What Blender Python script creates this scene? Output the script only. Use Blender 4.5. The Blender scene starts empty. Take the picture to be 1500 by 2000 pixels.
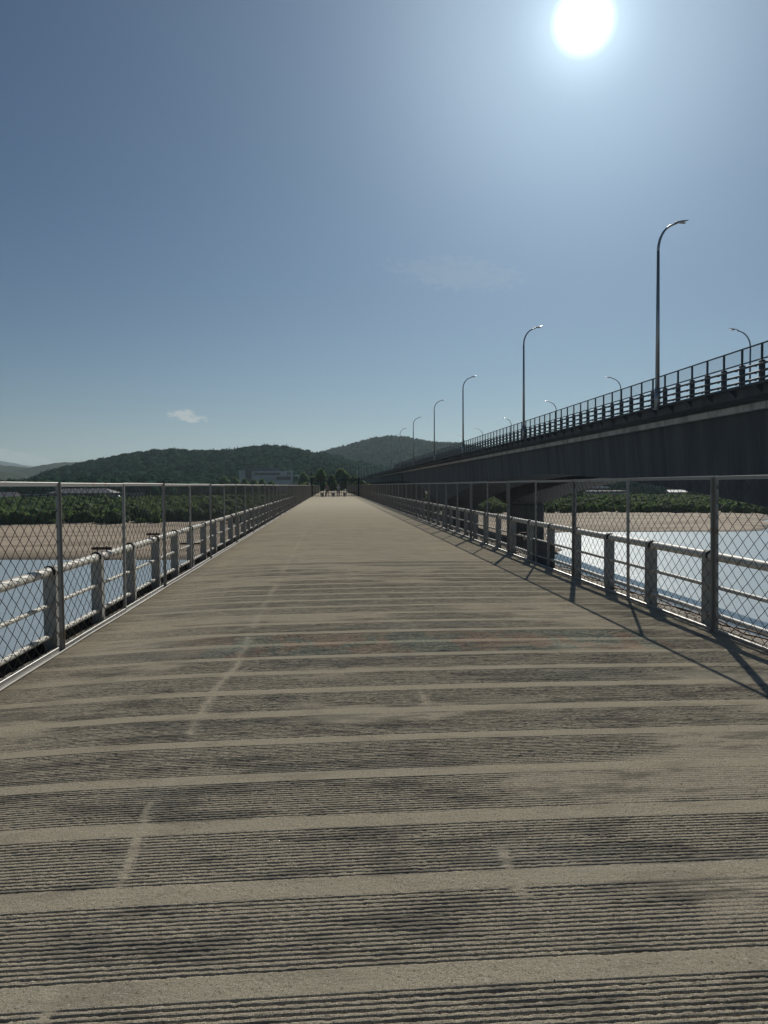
import bpy, math, random
import numpy as np
from mathutils import Vector, Matrix
R = math.radians
random.seed(7); rng = np.random.default_rng(11)
scene = bpy.context.scene
COL = scene.collection

# ------------------------------------------------------------------ camera
YAW, PITCH, ROLL, EYE = R(3.97), R(-2.01), R(0.36), 1.6
fw = Vector((math.sin(YAW)*math.cos(PITCH), math.cos(YAW)*math.cos(PITCH), math.sin(PITCH)))
rt = fw.cross(Vector((0, 0, 1))).normalized()
up = rt.cross(fw).normalized()
rt2 = rt*math.cos(ROLL) - up*math.sin(ROLL)
up2 = up*math.cos(ROLL) + rt*math.sin(ROLL)
cam_d = bpy.data.cameras.new("camera"); cam = bpy.data.objects.new("camera", cam_d); COL.objects.link(cam)
m3 = Matrix((rt2, up2, -fw)).transposed()
cam.matrix_world = Matrix.Translation((0, 0, EYE)) @ m3.to_4x4()
cam_d.sensor_fit = 'VERTICAL'; cam_d.sensor_height = 24; cam_d.sensor_width = 18; cam_d.lens = 18
cam_d.clip_start = 0.05; cam_d.clip_end = 30000
scene.camera = cam

# ------------------------------------------------------------------ sun and sky
SUN = (fw + rt2*((1140-750)/1500) + up2*((1000-42)/1500)).normalized()   # where the sun stands
SUN_EL = math.asin(SUN.z); SUN_AZ = math.atan2(SUN.x, SUN.y)
sl = bpy.data.lights.new("sun", 'SUN'); sl.energy = 5.0; sl.angle = R(0.53); sl.color = (1.0, 0.95, 0.85)
so = bpy.data.objects.new("sun", sl); COL.objects.link(so)
so.rotation_euler = SUN.to_track_quat('Z', 'Y').to_euler(); so.location = (60, 150, 120)

world = bpy.data.worlds.new("World"); scene.world = world; world.use_nodes = True
wt = world.node_tree; wt.nodes.clear()
def wn(t, **k):
    n = wt.nodes.new(t)
    for a, b in k.items(): setattr(n, a, b)
    return n
def wl(a, b): wt.links.new(a, b)
def wmath(op, a, b=None, c=None, clamp=False):
    n = wn('ShaderNodeMath', operation=op); n.use_clamp = clamp
    for i, v in enumerate((a, b, c)):
        if v is None: continue
        if isinstance(v, (int, float)): n.inputs[i].default_value = v
        else: wl(v, n.inputs[i])
    return n.outputs[0]
sky = wn('ShaderNodeTexSky', sky_type='NISHITA'); sky.sun_disc = False
sky.sun_elevation = SUN_EL; sky.sun_rotation = SUN_AZ
sky.altitude = 0; sky.air_density = 1.0; sky.dust_density = 0.0; sky.ozone_density = 2.5
tc = wn('ShaderNodeTexCoord')
nrm = wn('ShaderNodeVectorMath', operation='NORMALIZE'); wl(tc.outputs['Generated'], nrm.inputs[0])
dt = wn('ShaderNodeVectorMath', operation='DOT_PRODUCT'); wl(nrm.outputs[0], dt.inputs[0]); dt.inputs[1].default_value = SUN
d = wmath('MAXIMUM', dt.outputs['Value'], 0.0)
SKY_K = 0.05
bg1 = wn('ShaderNodeBackground'); bg1.inputs[1].default_value = SKY_K
hs = wn('ShaderNodeHueSaturation'); hs.inputs['Saturation'].default_value = 1.0
wl(sky.outputs[0], hs.inputs['Color'])
gm = wn('ShaderNodeMix', data_type='RGBA', blend_type='MULTIPLY'); gm.inputs[0].default_value = 1.0
wl(hs.outputs[0], gm.inputs[6]); gm.inputs[7].default_value = (0.84, 0.96, 1.05, 1)
# the aureole round the sun (forward scattering by haze in the real sky)
g1 = wmath('MULTIPLY', wmath('POWER', d, 12.0), 0.31)
g2 = wmath('MULTIPLY', wmath('POWER', d, 60.0), 0.58)
g3 = wmath('MULTIPLY', wmath('POWER', d, 900.0), 0.80)
mr = wn('ShaderNodeMapRange', interpolation_type='SMOOTHSTEP'); wl(d, mr.inputs[0])
mr.inputs[1].default_value = math.cos(R(2.15)); mr.inputs[2].default_value = math.cos(R(0.4)); mr.inputs[3].default_value = 0; mr.inputs[4].default_value = 1.7
sz = wn('ShaderNodeSeparateXYZ'); wl(nrm.outputs[0], sz.inputs[0])
g4 = wmath('MULTIPLY', wmath('MULTIPLY', wmath('POWER', wmath('SUBTRACT', 1.0, wmath('MAXIMUM', sz.outputs[2], 0.0)), 10.0), wmath('POWER', d, 3.0)), 0.36)   # bright low air under the sun
gs = wmath('ADD', wmath('ADD', wmath('ADD', g1, g4), g2), wmath('ADD', g3, mr.outputs[0]))
bg2 = wn('ShaderNodeBackground'); bg2.inputs[0].default_value = (0.74, 0.91, 1.0, 1); wl(gs, bg2.inputs[1])
# a few thin clouds low over the hills
def sky_dir(px, py): return (fw + rt2*((px-750)/1500) + up2*((1000-py)/1500)).normalized()
sep = wn('ShaderNodeSeparateXYZ'); wl(nrm.outputs[0], sep.inputs[0])
az = wmath('ARCTAN2', sep.outputs[0], sep.outputs[1]); el = wmath('ARCSINE', sep.outputs[2])
cmb = wn('ShaderNodeCombineXYZ'); wl(az, cmb.inputs[0]); wl(wmath('MULTIPLY', el, 1.9), cmb.inputs[1])
cn = wn('ShaderNodeTexNoise'); cn.inputs['Scale'].default_value = 75; cn.inputs['Detail'].default_value = 9; cn.inputs['Roughness'].default_value = 0.62
wl(cmb.outputs[0], cn.inputs['Vector'])
acc = None
for px, py, wx, wy, tilt, amp in ((362, 813, 40, 12, 0.12, 0.85), (30, 893, 75, 14, 0.16, 0.34), (100, 912, 60, 7, 0.0, 0.28), (900, 535, 150, 34, 0.1, 0.13)):
    v = sky_dir(px, py); a0 = math.atan2(v.x, v.y); e0 = math.asin(v.z)
    da = wmath('SUBTRACT', az, a0); de = wmath('ADD', wmath('SUBTRACT', el, e0), wmath('MULTIPLY', da, tilt))
    q = wmath('ADD', wmath('POWER', wmath('MULTIPLY', da, 1500/wx), 2.0), wmath('POWER', wmath('MULTIPLY', de, 1500/wy), 2.0))
    f = wmath('MULTIPLY', wmath('SUBTRACT', wmath('ADD', wmath('SUBTRACT', 1.0, wmath('MULTIPLY', q, 0.55)), wmath('MULTIPLY', cn.outputs[0], 2.2)), 1.60), 2.4)
    f = wmath('MULTIPLY', wmath('MINIMUM', wmath('MAXIMUM', f, 0.0), 1.0), amp)
    acc = f if acc is None else wmath('MAXIMUM', acc, f)
bg3 = wn('ShaderNodeBackground'); bg3.inputs[0].default_value = (0.70, 0.74, 0.74, 1)
ads = wn('ShaderNodeAddShader'); wl(gm.outputs[2], bg1.inputs[0]); wl(bg1.outputs[0], ads.inputs[0]); wl(bg2.outputs[0], ads.inputs[1])
mx = wn('ShaderNodeMixShader'); wl(acc, mx.inputs[0]); wl(ads.outputs[0], mx.inputs[1]); wl(bg3.outputs[0], mx.inputs[2])
wo = wn('ShaderNodeOutputWorld'); wl(mx.outputs[0], wo.inputs[0])

scene.view_settings.view_transform = 'Standard'; scene.view_settings.look = 'None'
scene.view_settings.exposure = -0.58; scene.view_settings.gamma = 1.0; scene.view_settings.use_curve_mapping = False
scene.cycles.volume_bounces = 0; scene.cycles.max_bounces = 6; scene.cycles.transparent_max_bounces = 24

# ------------------------------------------------------------------ helpers
def tag(o, label=None, cat=None, group=None, kind=None):
    if label: o['label'] = label
    if cat: o['category'] = cat
    if group: o['group'] = group
    if kind: o['kind'] = kind
    return o
def empty(name, loc=(0, 0, 0), rz=0.0):
    o = bpy.data.objects.new(name, None); COL.objects.link(o); o.location = loc; o.rotation_euler = (0, 0, rz); o.empty_display_size = 0.2
    return o
class MB:
    def __init__(s): s.v = []; s.f = []; s.n = 0
    def add(s, vs, fs):
        k = s.n; s.v.extend([tuple(p) for p in vs]); s.f.extend([tuple(i+k for i in f) for f in fs]); s.n += len(vs); return s
    def box(s, x0, x1, y0, y1, z0, z1, bev=0.0):
        if bev <= 0:
            vs = [(x, y, z) for z in (z0, z1) for y in (y0, y1) for x in (x0, x1)]
            return s.add(vs, [(0, 2, 3, 1), (4, 5, 7, 6), (0, 1, 5, 4), (2, 6, 7, 3), (0, 4, 6, 2), (1, 3, 7, 5)])
        b = bev; prof = [(x0+b, y0), (x1-b, y0), (x1, y0+b), (x1, y1-b), (x1-b, y1), (x0+b, y1), (x0, y1-b), (x0, y0+b)]
        vs = [(x, y, z0) for x, y in prof] + [(x, y, z1-b) for x, y in prof]
        cx, cy = (x0+x1)/2, (y0+y1)/2
        vs += [(cx+(x-cx)*(1-2*b/(x1-x0)), cy+(y-cy)*(1-2*b/(y1-y0)), z1) for x, y in prof]
        fs = [tuple(range(7, -1, -1)), tuple(range(16, 24))]
        for r in (0, 8):
            for i in range(8): j = (i+1) % 8; fs.append((r+i, r+j, r+8+j, r+8+i))
        return s.add(vs, fs)
    def tube(s, pts, rad, n=8, cap=True):
        pts = [Vector(p) for p in pts]
        if not hasattr(rad, '__len__'): rad = [rad]*len(pts)
        vs = []; fs = []; prev = None
        for i, p in enumerate(pts):
            t = (pts[min(i+1, len(pts)-1)] - pts[max(i-1, 0)]).normalized()
            a = prev if prev is not None else (Vector((0, 0, 1)) if abs(t.z) < 0.9 else Vector((0, 1, 0)))
            u = (a - t*a.dot(t)).normalized(); w = t.cross(u); prev = u
            for k in range(n):
                an = 2*math.pi*k/n + math.pi/n; vs.append(p + (u*math.cos(an) + w*math.sin(an))*rad[i])
        for i in range(len(pts)-1):
            for k in range(n):
                j = (k+1) % n; fs.append((i*n+k, i*n+j, (i+1)*n+j, (i+1)*n+k))
        if cap: fs.append(tuple(range(n-1, -1, -1))); fs.append(tuple((len(pts)-1)*n+k for k in range(n)))
        return s.add(vs, fs)
    def prism(s, poly, a0, a1, axis='y'):     # poly of two coordinates, swept along an axis
        def P(p, a): return (p[0], a, p[1]) if axis == 'y' else ((a, p[0], p[1]) if axis == 'x' else (p[0], p[1], a))
        n = len(poly); vs = [P(p, a0) for p in poly] + [P(p, a1) for p in poly]
        fs = [tuple(range(n)), tuple(range(2*n-1, n-1, -1))] + [(i, i+n, (i+1) % n + n, (i+1) % n) for i in range(n)]
        return s.add(vs, fs)
    def lathe(s, prof, c=(0, 0, 0), n=16):
        vs = [(c[0]+r*math.cos(2*math.pi*k/n), c[1]+r*math.sin(2*math.pi*k/n), c[2]+z) for r, z in prof for k in range(n)]
        fs = [(i*n+k, i*n+(k+1) % n, (i+1)*n+(k+1) % n, (i+1)*n+k) for i in range(len(prof)-1) for k in range(n)]
        return s.add(vs, fs)
    def mesh(s, name, mat, smooth=False):
        me = bpy.data.meshes.new(name); me.from_pydata(s.v, [], s.f); me.materials.append(mat)
        if smooth: me.shade_smooth()
        me.update(); return me
    def build(s, name, mat, parent=None, smooth=False, loc=None):
        o = bpy.data.objects.new(name, s.mesh(name, mat, smooth)); COL.objects.link(o)
        if parent is not None: o.parent = parent
        if loc is not None: o.location = loc
        return o
def inst(name, me, parent=None, loc=(0, 0, 0), rot=(0, 0, 0), sc=(1, 1, 1)):
    o = bpy.data.objects.new(name, me); COL.objects.link(o); o.parent = parent; o.location = loc; o.rotation_euler = rot; o.scale = sc
    return o
def np_mesh(name, V, F, mat, smooth=False):
    """V (n,3), F (m,k) -> mesh"""
    me = bpy.data.meshes.new(name); V = np.asarray(V, np.float32); F = np.asarray(F, np.int32); k = F.shape[1]
    me.vertices.add(len(V)); me.vertices.foreach_set('co', V.ravel())
    me.loops.add(F.size); me.loops.foreach_set('vertex_index', F.ravel())
    me.polygons.add(len(F)); me.polygons.foreach_set('loop_start', np.arange(0, F.size, k, dtype=np.int32))
    me.polygons.foreach_set('use_smooth', np.full(len(F), smooth)); me.materials.append(mat); me.update(calc_edges=True)
    return me
def link(name, me, parent=None):
    o = bpy.data.objects.new(name, me); COL.objects.link(o)
    if parent is not None: o.parent = parent
    return o
def grid_faces(nx, ny):
    i = np.arange(nx-1)[None, :] + nx*np.arange(ny-1)[:, None]
    return np.stack([i, i+1, i+nx+1, i+nx], -1).reshape(-1, 4)
_tab = rng.random((256, 256))
def vnoise(x, y):
    xi = np.floor(x).astype(int); yi = np.floor(y).astype(int); fx = x-xi; fy = y-yi
    fx = fx*fx*(3-2*fx); fy = fy*fy*(3-2*fy)
    a = _tab[yi & 255, xi & 255]; b = _tab[yi & 255, (xi+1) & 255]; c = _tab[(yi+1) & 255, xi & 255]; e = _tab[(yi+1) & 255, (xi+1) & 255]
    return (a*(1-fx)+b*fx)*(1-fy) + (c*(1-fx)+e*fx)*fy
def fbm(x, y, o=4):
    s = 0; a = 0.5
    for k in range(o): s = s + a*vnoise(x*2**k+17.3*k, y*2**k+9.1*k); a *= 0.5
    return s
def sstep(a, b, x):
    t = np.clip((x-a)/(b-a), 0, 1); return t*t*(3-2*t)

# ------------------------------------------------------------------ materials
def mat(name, base, rough=0.8, metal=0.0, col2=None, nscale=3.0, detail=6, bump=0.0, bscale=None, stretch=(1, 1, 1), lo=0.35, hi=0.65, spec=0.5, extra=None, trans=None):
    m = bpy.data.materials.new(name); m.use_nodes = True; nt = m.node_tree; b = nt.nodes['Principled BSDF']
    b.inputs['Roughness'].default_value = rough; b.inputs['Metallic'].default_value = metal; b.inputs['Specular IOR Level'].default_value = spec
    b.inputs['Base Color'].default_value = (*base, 1)
    N = nt.nodes.new; L = nt.links.new
    tcn = N('ShaderNodeTexCoord'); mp = N('ShaderNodeMapping'); mp.inputs['Scale'].default_value = stretch
    geo = N('ShaderNodeNewGeometry'); L(geo.outputs['Position'], mp.inputs[0])
    col = None
    if col2 is not None:
        n1 = N('ShaderNodeTexNoise'); n1.inputs['Scale'].default_value = nscale; n1.inputs['Detail'].default_value = detail; n1.inputs['Roughness'].default_value = 0.65
        L(mp.outputs[0], n1.inputs['Vector'])
        r = N('ShaderNodeMapRange'); r.inputs[1].default_value = lo; r.inputs[2].default_value = hi; L(n1.outputs[0], r.inputs[0])
        mxn = N('ShaderNodeMix'); mxn.data_type = 'RGBA'; L(r.outputs[0], mxn.inputs[0]); mxn.inputs[6].default_value = (*base, 1); mxn.inputs[7].default_value = (*col2, 1)
        col = mxn.outputs[2]; L(col, b.inputs['Base Color'])
    if bump:
        n2 = N('ShaderNodeTexNoise'); n2.inputs['Scale'].default_value = bscale or nscale*6; n2.inputs['Detail'].default_value = 5
        L(mp.outputs[0], n2.inputs['Vector']); bp = N('ShaderNodeBump'); bp.inputs['Strength'].default_value = 1.0; bp.inputs['Distance'].default_value = bump
        L(n2.outputs[0], bp.inputs['Height']); L(bp.outputs[0], b.inputs['Normal'])
    if trans:
        tr = N('ShaderNodeBsdfTranslucent'); tr.inputs[0].default_value = (*trans, 1); ms = N('ShaderNodeMixShader'); ms.inputs[0].default_value = 0.4
        L(b.outputs[0], ms.inputs[1]); L(tr.outputs[0], ms.inputs[2]); L(ms.outputs[0], nt.nodes['Material Output'].inputs[0])
    return m

def deck_material():
    m = bpy.data.materials.new("old_concrete_deck"); m.use_nodes = True; nt = m.node_tree; b = nt.nodes['Principled BSDF']
    N = nt.nodes.new; L = nt.links.new
    def M(op, *a):
        n = N('ShaderNodeMath'); n.operation = op
        for i, v in enumerate(a):
            if isinstance(v, (int, float)): n.inputs[i].default_value = v
            else: L(v, n.inputs[i])
        return n.outputs[0]
    def RG(v, a, bb, c=0.0, dd=1.0, st=True):
        n = N('ShaderNodeMapRange'); n.interpolation_type = 'SMOOTHSTEP' if st else 'LINEAR'; L(v, n.inputs[0])
        for i, x in enumerate((a, bb, c, dd)): n.inputs[i+1].default_value = x
        return n.outputs[0]
    def NZ(vec, s, det=6, ro=0.6):
        n = N('ShaderNodeTexNoise'); n.inputs['Scale'].default_value = s; n.inputs['Detail'].default_value = det; n.inputs['Roughness'].default_value = ro; L(vec, n.inputs['Vector']); return n.outputs[0]
    def MIX(f, a, bb):
        n = N('ShaderNodeMix'); n.data_type = 'RGBA'; L(f, n.inputs[0])
        for i, v in ((6, a), (7, bb)):
            if isinstance(v, tuple): n.inputs[i].default_value = (*v, 1)
            else: L(v, n.inputs[i])
        return n.outputs[2]
    geo = N('ShaderNodeNewGeometry'); P = geo.outputs['Position']; sp = N('ShaderNodeSeparateXYZ'); L(P, sp.inputs[0]); X, Y = sp.outputs[0], sp.outputs[1]
    st = N('ShaderNodeMapping'); st.inputs['Scale'].default_value = (0.35, 1, 1); L(P, st.inputs[0])
    big = NZ(st.outputs[0], 0.9, 5); mid = NZ(st.outputs[0], 5, 6); fine = NZ(P, 70, 3, 0.7); vf = NZ(P, 260, 2, 0.6)
    wob = M('MULTIPLY', M('SUBTRACT', mid, 0.5), 0.012)
    ph = M('FRACT', M('DIVIDE', M('ADD', M('SUBTRACT', Y, 2.43), wob), 0.592))        # 0 = middle of a smooth strip
    dd = M('ABSOLUTE', M('SUBTRACT', ph, 0.5))                                          # 0.5 at the strip, 0 mid-groove field
    strip = RG(dd, 0.385, 0.405)
    base = MIX(RG(vf, 0.36, 0.62), (0.235, 0.203, 0.152), (0.560, 0.492, 0.372))
    lightc = MIX(RG(vf, 0.34, 0.62), (0.258, 0.226, 0.168), (0.530, 0.468, 0.353)); lightc = MIX(RG(mid, 0.50, 0.66, 0.0, 0.45), lightc, (0.235, 0.205, 0.155))
    col = MIX(strip, base, lightc)
    # exposed dark aggregate in the worn groove fields
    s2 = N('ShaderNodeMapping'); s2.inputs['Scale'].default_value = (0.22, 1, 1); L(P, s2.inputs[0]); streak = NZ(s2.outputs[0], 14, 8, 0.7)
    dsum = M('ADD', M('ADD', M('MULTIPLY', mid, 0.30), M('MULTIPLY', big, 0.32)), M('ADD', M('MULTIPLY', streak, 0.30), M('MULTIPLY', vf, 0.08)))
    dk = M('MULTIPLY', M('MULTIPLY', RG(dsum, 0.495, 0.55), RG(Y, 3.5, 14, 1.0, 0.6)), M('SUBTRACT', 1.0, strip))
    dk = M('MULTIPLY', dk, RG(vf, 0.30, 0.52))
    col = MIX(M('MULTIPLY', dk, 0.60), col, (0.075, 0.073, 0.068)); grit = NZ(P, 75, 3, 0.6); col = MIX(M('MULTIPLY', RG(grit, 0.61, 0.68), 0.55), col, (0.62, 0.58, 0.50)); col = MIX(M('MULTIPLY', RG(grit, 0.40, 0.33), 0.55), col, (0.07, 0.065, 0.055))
    # dust washed over the deck, brown along the left kerb
    dust = RG(big, 0.52, 0.70); col = MIX(M('MULTIPLY', dust, 0.5), col, (0.42, 0.39, 0.315))
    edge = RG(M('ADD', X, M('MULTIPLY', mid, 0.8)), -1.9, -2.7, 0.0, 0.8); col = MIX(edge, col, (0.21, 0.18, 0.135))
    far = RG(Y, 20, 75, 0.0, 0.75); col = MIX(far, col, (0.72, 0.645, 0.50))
    # dusty lengthwise lines that fill the grooves
    lx = M('ABSOLUTE', M('ADD', M('ADD', X, 0.90), M('MULTIPLY', M('SUBTRACT', mid, 0.5), 0.12))); col = MIX(RG(lx, 0.06, 0.015, 0.0, 0.22), col, (0.50, 0.45, 0.345))
    # faded red and green paint
    pm = M('MULTIPLY', RG(Y, 7.15, 7.35), RG(Y, 8.35, 8.15)); pm = M('MULTIPLY', pm, M('MULTIPLY', RG(X, -1.9, -0.6), RG(X, 3.9, 3.0)))
    pn = N('ShaderNodeMapping'); pn.inputs['Scale'].default_value = (1, 0.5, 1); L(P, pn.inputs[0])
    pz = NZ(pn.outputs[0], 1.6, 3); pw = RG(NZ(P, 35, 4, 0.7), 0.42, 0.6)
    pc = MIX(RG(pz, 0.46, 0.54), (0.07, 0.19, 0.17), (0.36, 0.19, 0.13))
    col = MIX(M('MULTIPLY', M('MULTIPLY', pm, pw), 0.55), col, pc)
    L(col, b.inputs['Base Color']); b.inputs['Roughness'].default_value = 0.78; b.inputs['Specular IOR Level'].default_value = 0.0
    # relief: grains everywhere, and the grooves themselves where the mesh is coarse
    gr = M('SINE', M('MULTIPLY', Y, 2*math.pi/0.0272)); gr = M('MULTIPLY', M('MULTIPLY', gr, M('SUBTRACT', 1.0, strip)), M('MULTIPLY', RG(Y, 16, 16.2), RG(Y, 45, 24)))
    hgt = M('ADD', M('MULTIPLY', fine, 0.0028), M('ADD', M('MULTIPLY', vf, 0.0012), M('MULTIPLY', gr, 0.0012)))
    hgt = M('ADD', hgt, M('MULTIPLY', mid, 0.006))
    bp = N('ShaderNodeBump'); bp.inputs['Strength'].default_value = 1.0; bp.inputs['Distance'].default_value = 1.0; L(hgt, bp.inputs['Height']); L(bp.outputs[0], b.inputs['Normal'])
    return m

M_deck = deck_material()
M_conc = mat("weathered_concrete", (0.33, 0.32, 0.29), 0.85, col2=(0.45, 0.435, 0.40), nscale=7, bump=0.004, bscale=60)
M_ledge = mat("dirty_ledge_concrete", (0.20, 0.165, 0.12), 0.9, col2=(0.36, 0.32, 0.26), nscale=7, bump=0.01, bscale=30)
M_pipe = mat("flaking_silver_paint", (0.72, 0.69, 0.61), 0.6, 0.0, col2=(0.34, 0.28, 0.22), nscale=14, detail=8, lo=0.52, hi=0.68, bump=0.002, bscale=50)
M_galv = mat("galvanised_steel", (0.33, 0.325, 0.31), 0.5, 0.55, col2=(0.26, 0.17, 0.11), nscale=4, detail=8, lo=0.56, hi=0.72, bump=0.0006, bscale=60)
M_wire = mat("galvanised_wire", (0.11, 0.108, 0.105), 0.35, 0.6, col2=(0.07, 0.06, 0.055), nscale=2)
M_white = mat("white_plastic_conduit", (0.50, 0.48, 0.43), 0.6, col2=(0.38, 0.36, 0.31), nscale=5)
M_black = mat("black_rubber", (0.012, 0.012, 0.013), 0.85)
M_iron = mat("black_painted_iron", (0.018, 0.022, 0.028), 0.45, 0.3)
M_rust = mat("rusty_steel", (0.07, 0.05, 0.04), 0.7, 0.4, col2=(0.14, 0.07, 0.04), nscale=20)
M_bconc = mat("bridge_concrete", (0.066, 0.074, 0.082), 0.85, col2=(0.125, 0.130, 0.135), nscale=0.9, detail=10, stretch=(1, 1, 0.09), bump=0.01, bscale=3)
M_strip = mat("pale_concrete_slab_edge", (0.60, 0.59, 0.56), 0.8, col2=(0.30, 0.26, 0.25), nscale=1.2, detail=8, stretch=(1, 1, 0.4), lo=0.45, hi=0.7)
M_barr = mat("grey_green_barrier_paint", (0.045, 0.055, 0.065), 0.5, 0.2, col2=(0.07, 0.08, 0.088), nscale=3)
M_lamp = mat("lamp_grey_metal", (0.42, 0.43, 0.43), 0.35, 0.7, col2=(0.34, 0.35, 0.36), nscale=2)
M_stone = mat("grey_stone", (0.17, 0.165, 0.15), 0.6, col2=(0.25, 0.24, 0.22), nscale=20)
M_bark = mat("bark", (0.07, 0.055, 0.04), 0.9, col2=(0.12, 0.10, 0.075), nscale=6)
M_forest = mat("forest_foliage", (0.018, 0.055, 0.036), 0.85, col2=(0.060, 0.150, 0.078), nscale=0.07, detail=9, lo=0.36, hi=0.66, spec=0.0)
M_willow = mat("willow_foliage", (0.032, 0.075, 0.030), 0.8, col2=(0.120, 0.190, 0.075), nscale=0.2, detail=8, lo=0.4, hi=0.64, spec=0.2, trans=(0.16, 0.24, 0.07))
M_leaf = mat("tree_foliage", (0.065, 0.125, 0.055), 0.8, col2=(0.16, 0.24, 0.095), nscale=0.4, detail=8, lo=0.38, hi=0.64, spec=0.2, trans=(0.26, 0.36, 0.13))
M_farhill = mat("far_woodland", (0.022, 0.040, 0.018), 0.9, col2=(0.045, 0.070, 0.028), nscale=0.03, detail=10, spec=0.05)
M_mount = mat("mountain_rock", (0.06, 0.08, 0.07), 0.95, spec=0.0)
M_wall1 = mat("pale_render", (0.26, 0.26, 0.25), 0.8, col2=(0.22, 0.21, 0.20), nscale=0.6)
M_hall = mat("pale_stone_cladding", (0.68, 0.67, 0.64), 0.75, col2=(0.56, 0.55, 0.53), nscale=0.3)
M_wall2 = mat("grey_render", (0.17, 0.17, 0.17), 0.8, col2=(0.22, 0.22, 0.21), nscale=0.6)
M_roofw = mat("white_sheet_roof", (0.70, 0.67, 0.66), 0.5, col2=(0.52, 0.52, 0.52), nscale=0.4)
M_roofg = mat("grey_tile_roof", (0.22, 0.22, 0.22), 0.6, col2=(0.16, 0.16, 0.165), nscale=1.0)
M_glass = mat("dark_window_glass", (0.02, 0.03, 0.035), 0.12)
M_pave = mat("pale_paving", (0.40, 0.34, 0.27), 0.85, col2=(0.30, 0.26, 0.21), nscale=0.5)
M_bluep = mat("blue_board", (0.05, 0.12, 0.30), 0.6)
M_skin = mat("skin", (0.42, 0.24, 0.17), 0.55)
M_hair = mat("black_hair", (0.012, 0.010, 0.010), 0.5)
M_pink = mat("pink_shirt_cloth", (0.30, 0.21, 0.22), 0.85)
M_wshirt = mat("white_shirt_cloth", (0.34, 0.36, 0.38), 0.85)
M_dark = mat("black_trouser_cloth", (0.015, 0.016, 0.02), 0.85)
M_gtrous = mat("grey_trouser_cloth", (0.13, 0.13, 0.14), 0.85)
M_carw = mat("white_car_paint", (0.7, 0.7, 0.7), 0.2)
M_chip = mat("pale_stone_chip", (0.55, 0.52, 0.46), 0.35, col2=(0.25, 0.23, 0.2), nscale=40)

def screen_material():
    m = bpy.data.materials.new("fine_grey_net"); m.use_nodes = True; nt = m.node_tree; b = nt.nodes['Principled BSDF']
    b.inputs['Base Color'].default_value = (0.22, 0.24, 0.25, 1); b.inputs['Roughness'].default_value = 0.7; b.inputs['Alpha'].default_value = 0.10
    return m
M_screen = screen_material()
def water_material():
    m = bpy.data.materials.new("river_water"); m.use_nodes = True; nt = m.node_tree; b = nt.nodes['Principled BSDF']
    b.inputs['Base Color'].default_value = (0.47, 0.52, 0.53, 1); b.inputs['Roughness'].default_value = 0.20; b.inputs['IOR'].default_value = 2.0
    b.inputs['Specular IOR Level'].default_value = 0.5
    N = nt.nodes.new; L = nt.links.new; geo = N('ShaderNodeNewGeometry')
    hs = []
    for s, st, a, dt_ in ((0.9, (0.5, 1, 1), 0.06, 3), (0.12, (0.4, 1, 1), 0.22, 3), (4.0, (1, 1, 1), 0.012, 2)):
        mp = N('ShaderNodeMapping'); mp.inputs['Scale'].default_value = st; mp.inputs['Rotation'].default_value = (0, 0, 0.3); L(geo.outputs['Position'], mp.inputs[0])
        n = N('ShaderNodeTexNoise'); n.inputs['Scale'].default_value = s; n.inputs['Detail'].default_value = dt_; L(mp.outputs[0], n.inputs['Vector'])
        k = N('ShaderNodeMath'); k.operation = 'MULTIPLY'; L(n.outputs[0], k.inputs[0]); k.inputs[1].default_value = a; hs.append(k.outputs[0])
    a1 = N('ShaderNodeMath'); a1.operation = 'ADD'; L(hs[0], a1.inputs[0]); L(hs[1], a1.inputs[1]); a2 = N('ShaderNodeMath'); a2.operation = 'ADD'; L(a1.outputs[0], a2.inputs[0]); L(hs[2], a2.inputs[1])
    bp = N('ShaderNodeBump'); bp.inputs['Strength'].default_value = 1; bp.inputs['Distance'].default_value = 1; L(a2.outputs[0], bp.inputs['Height']); L(bp.outputs[0], b.inputs['Normal'])
    return m
M_water = water_material()
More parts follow.
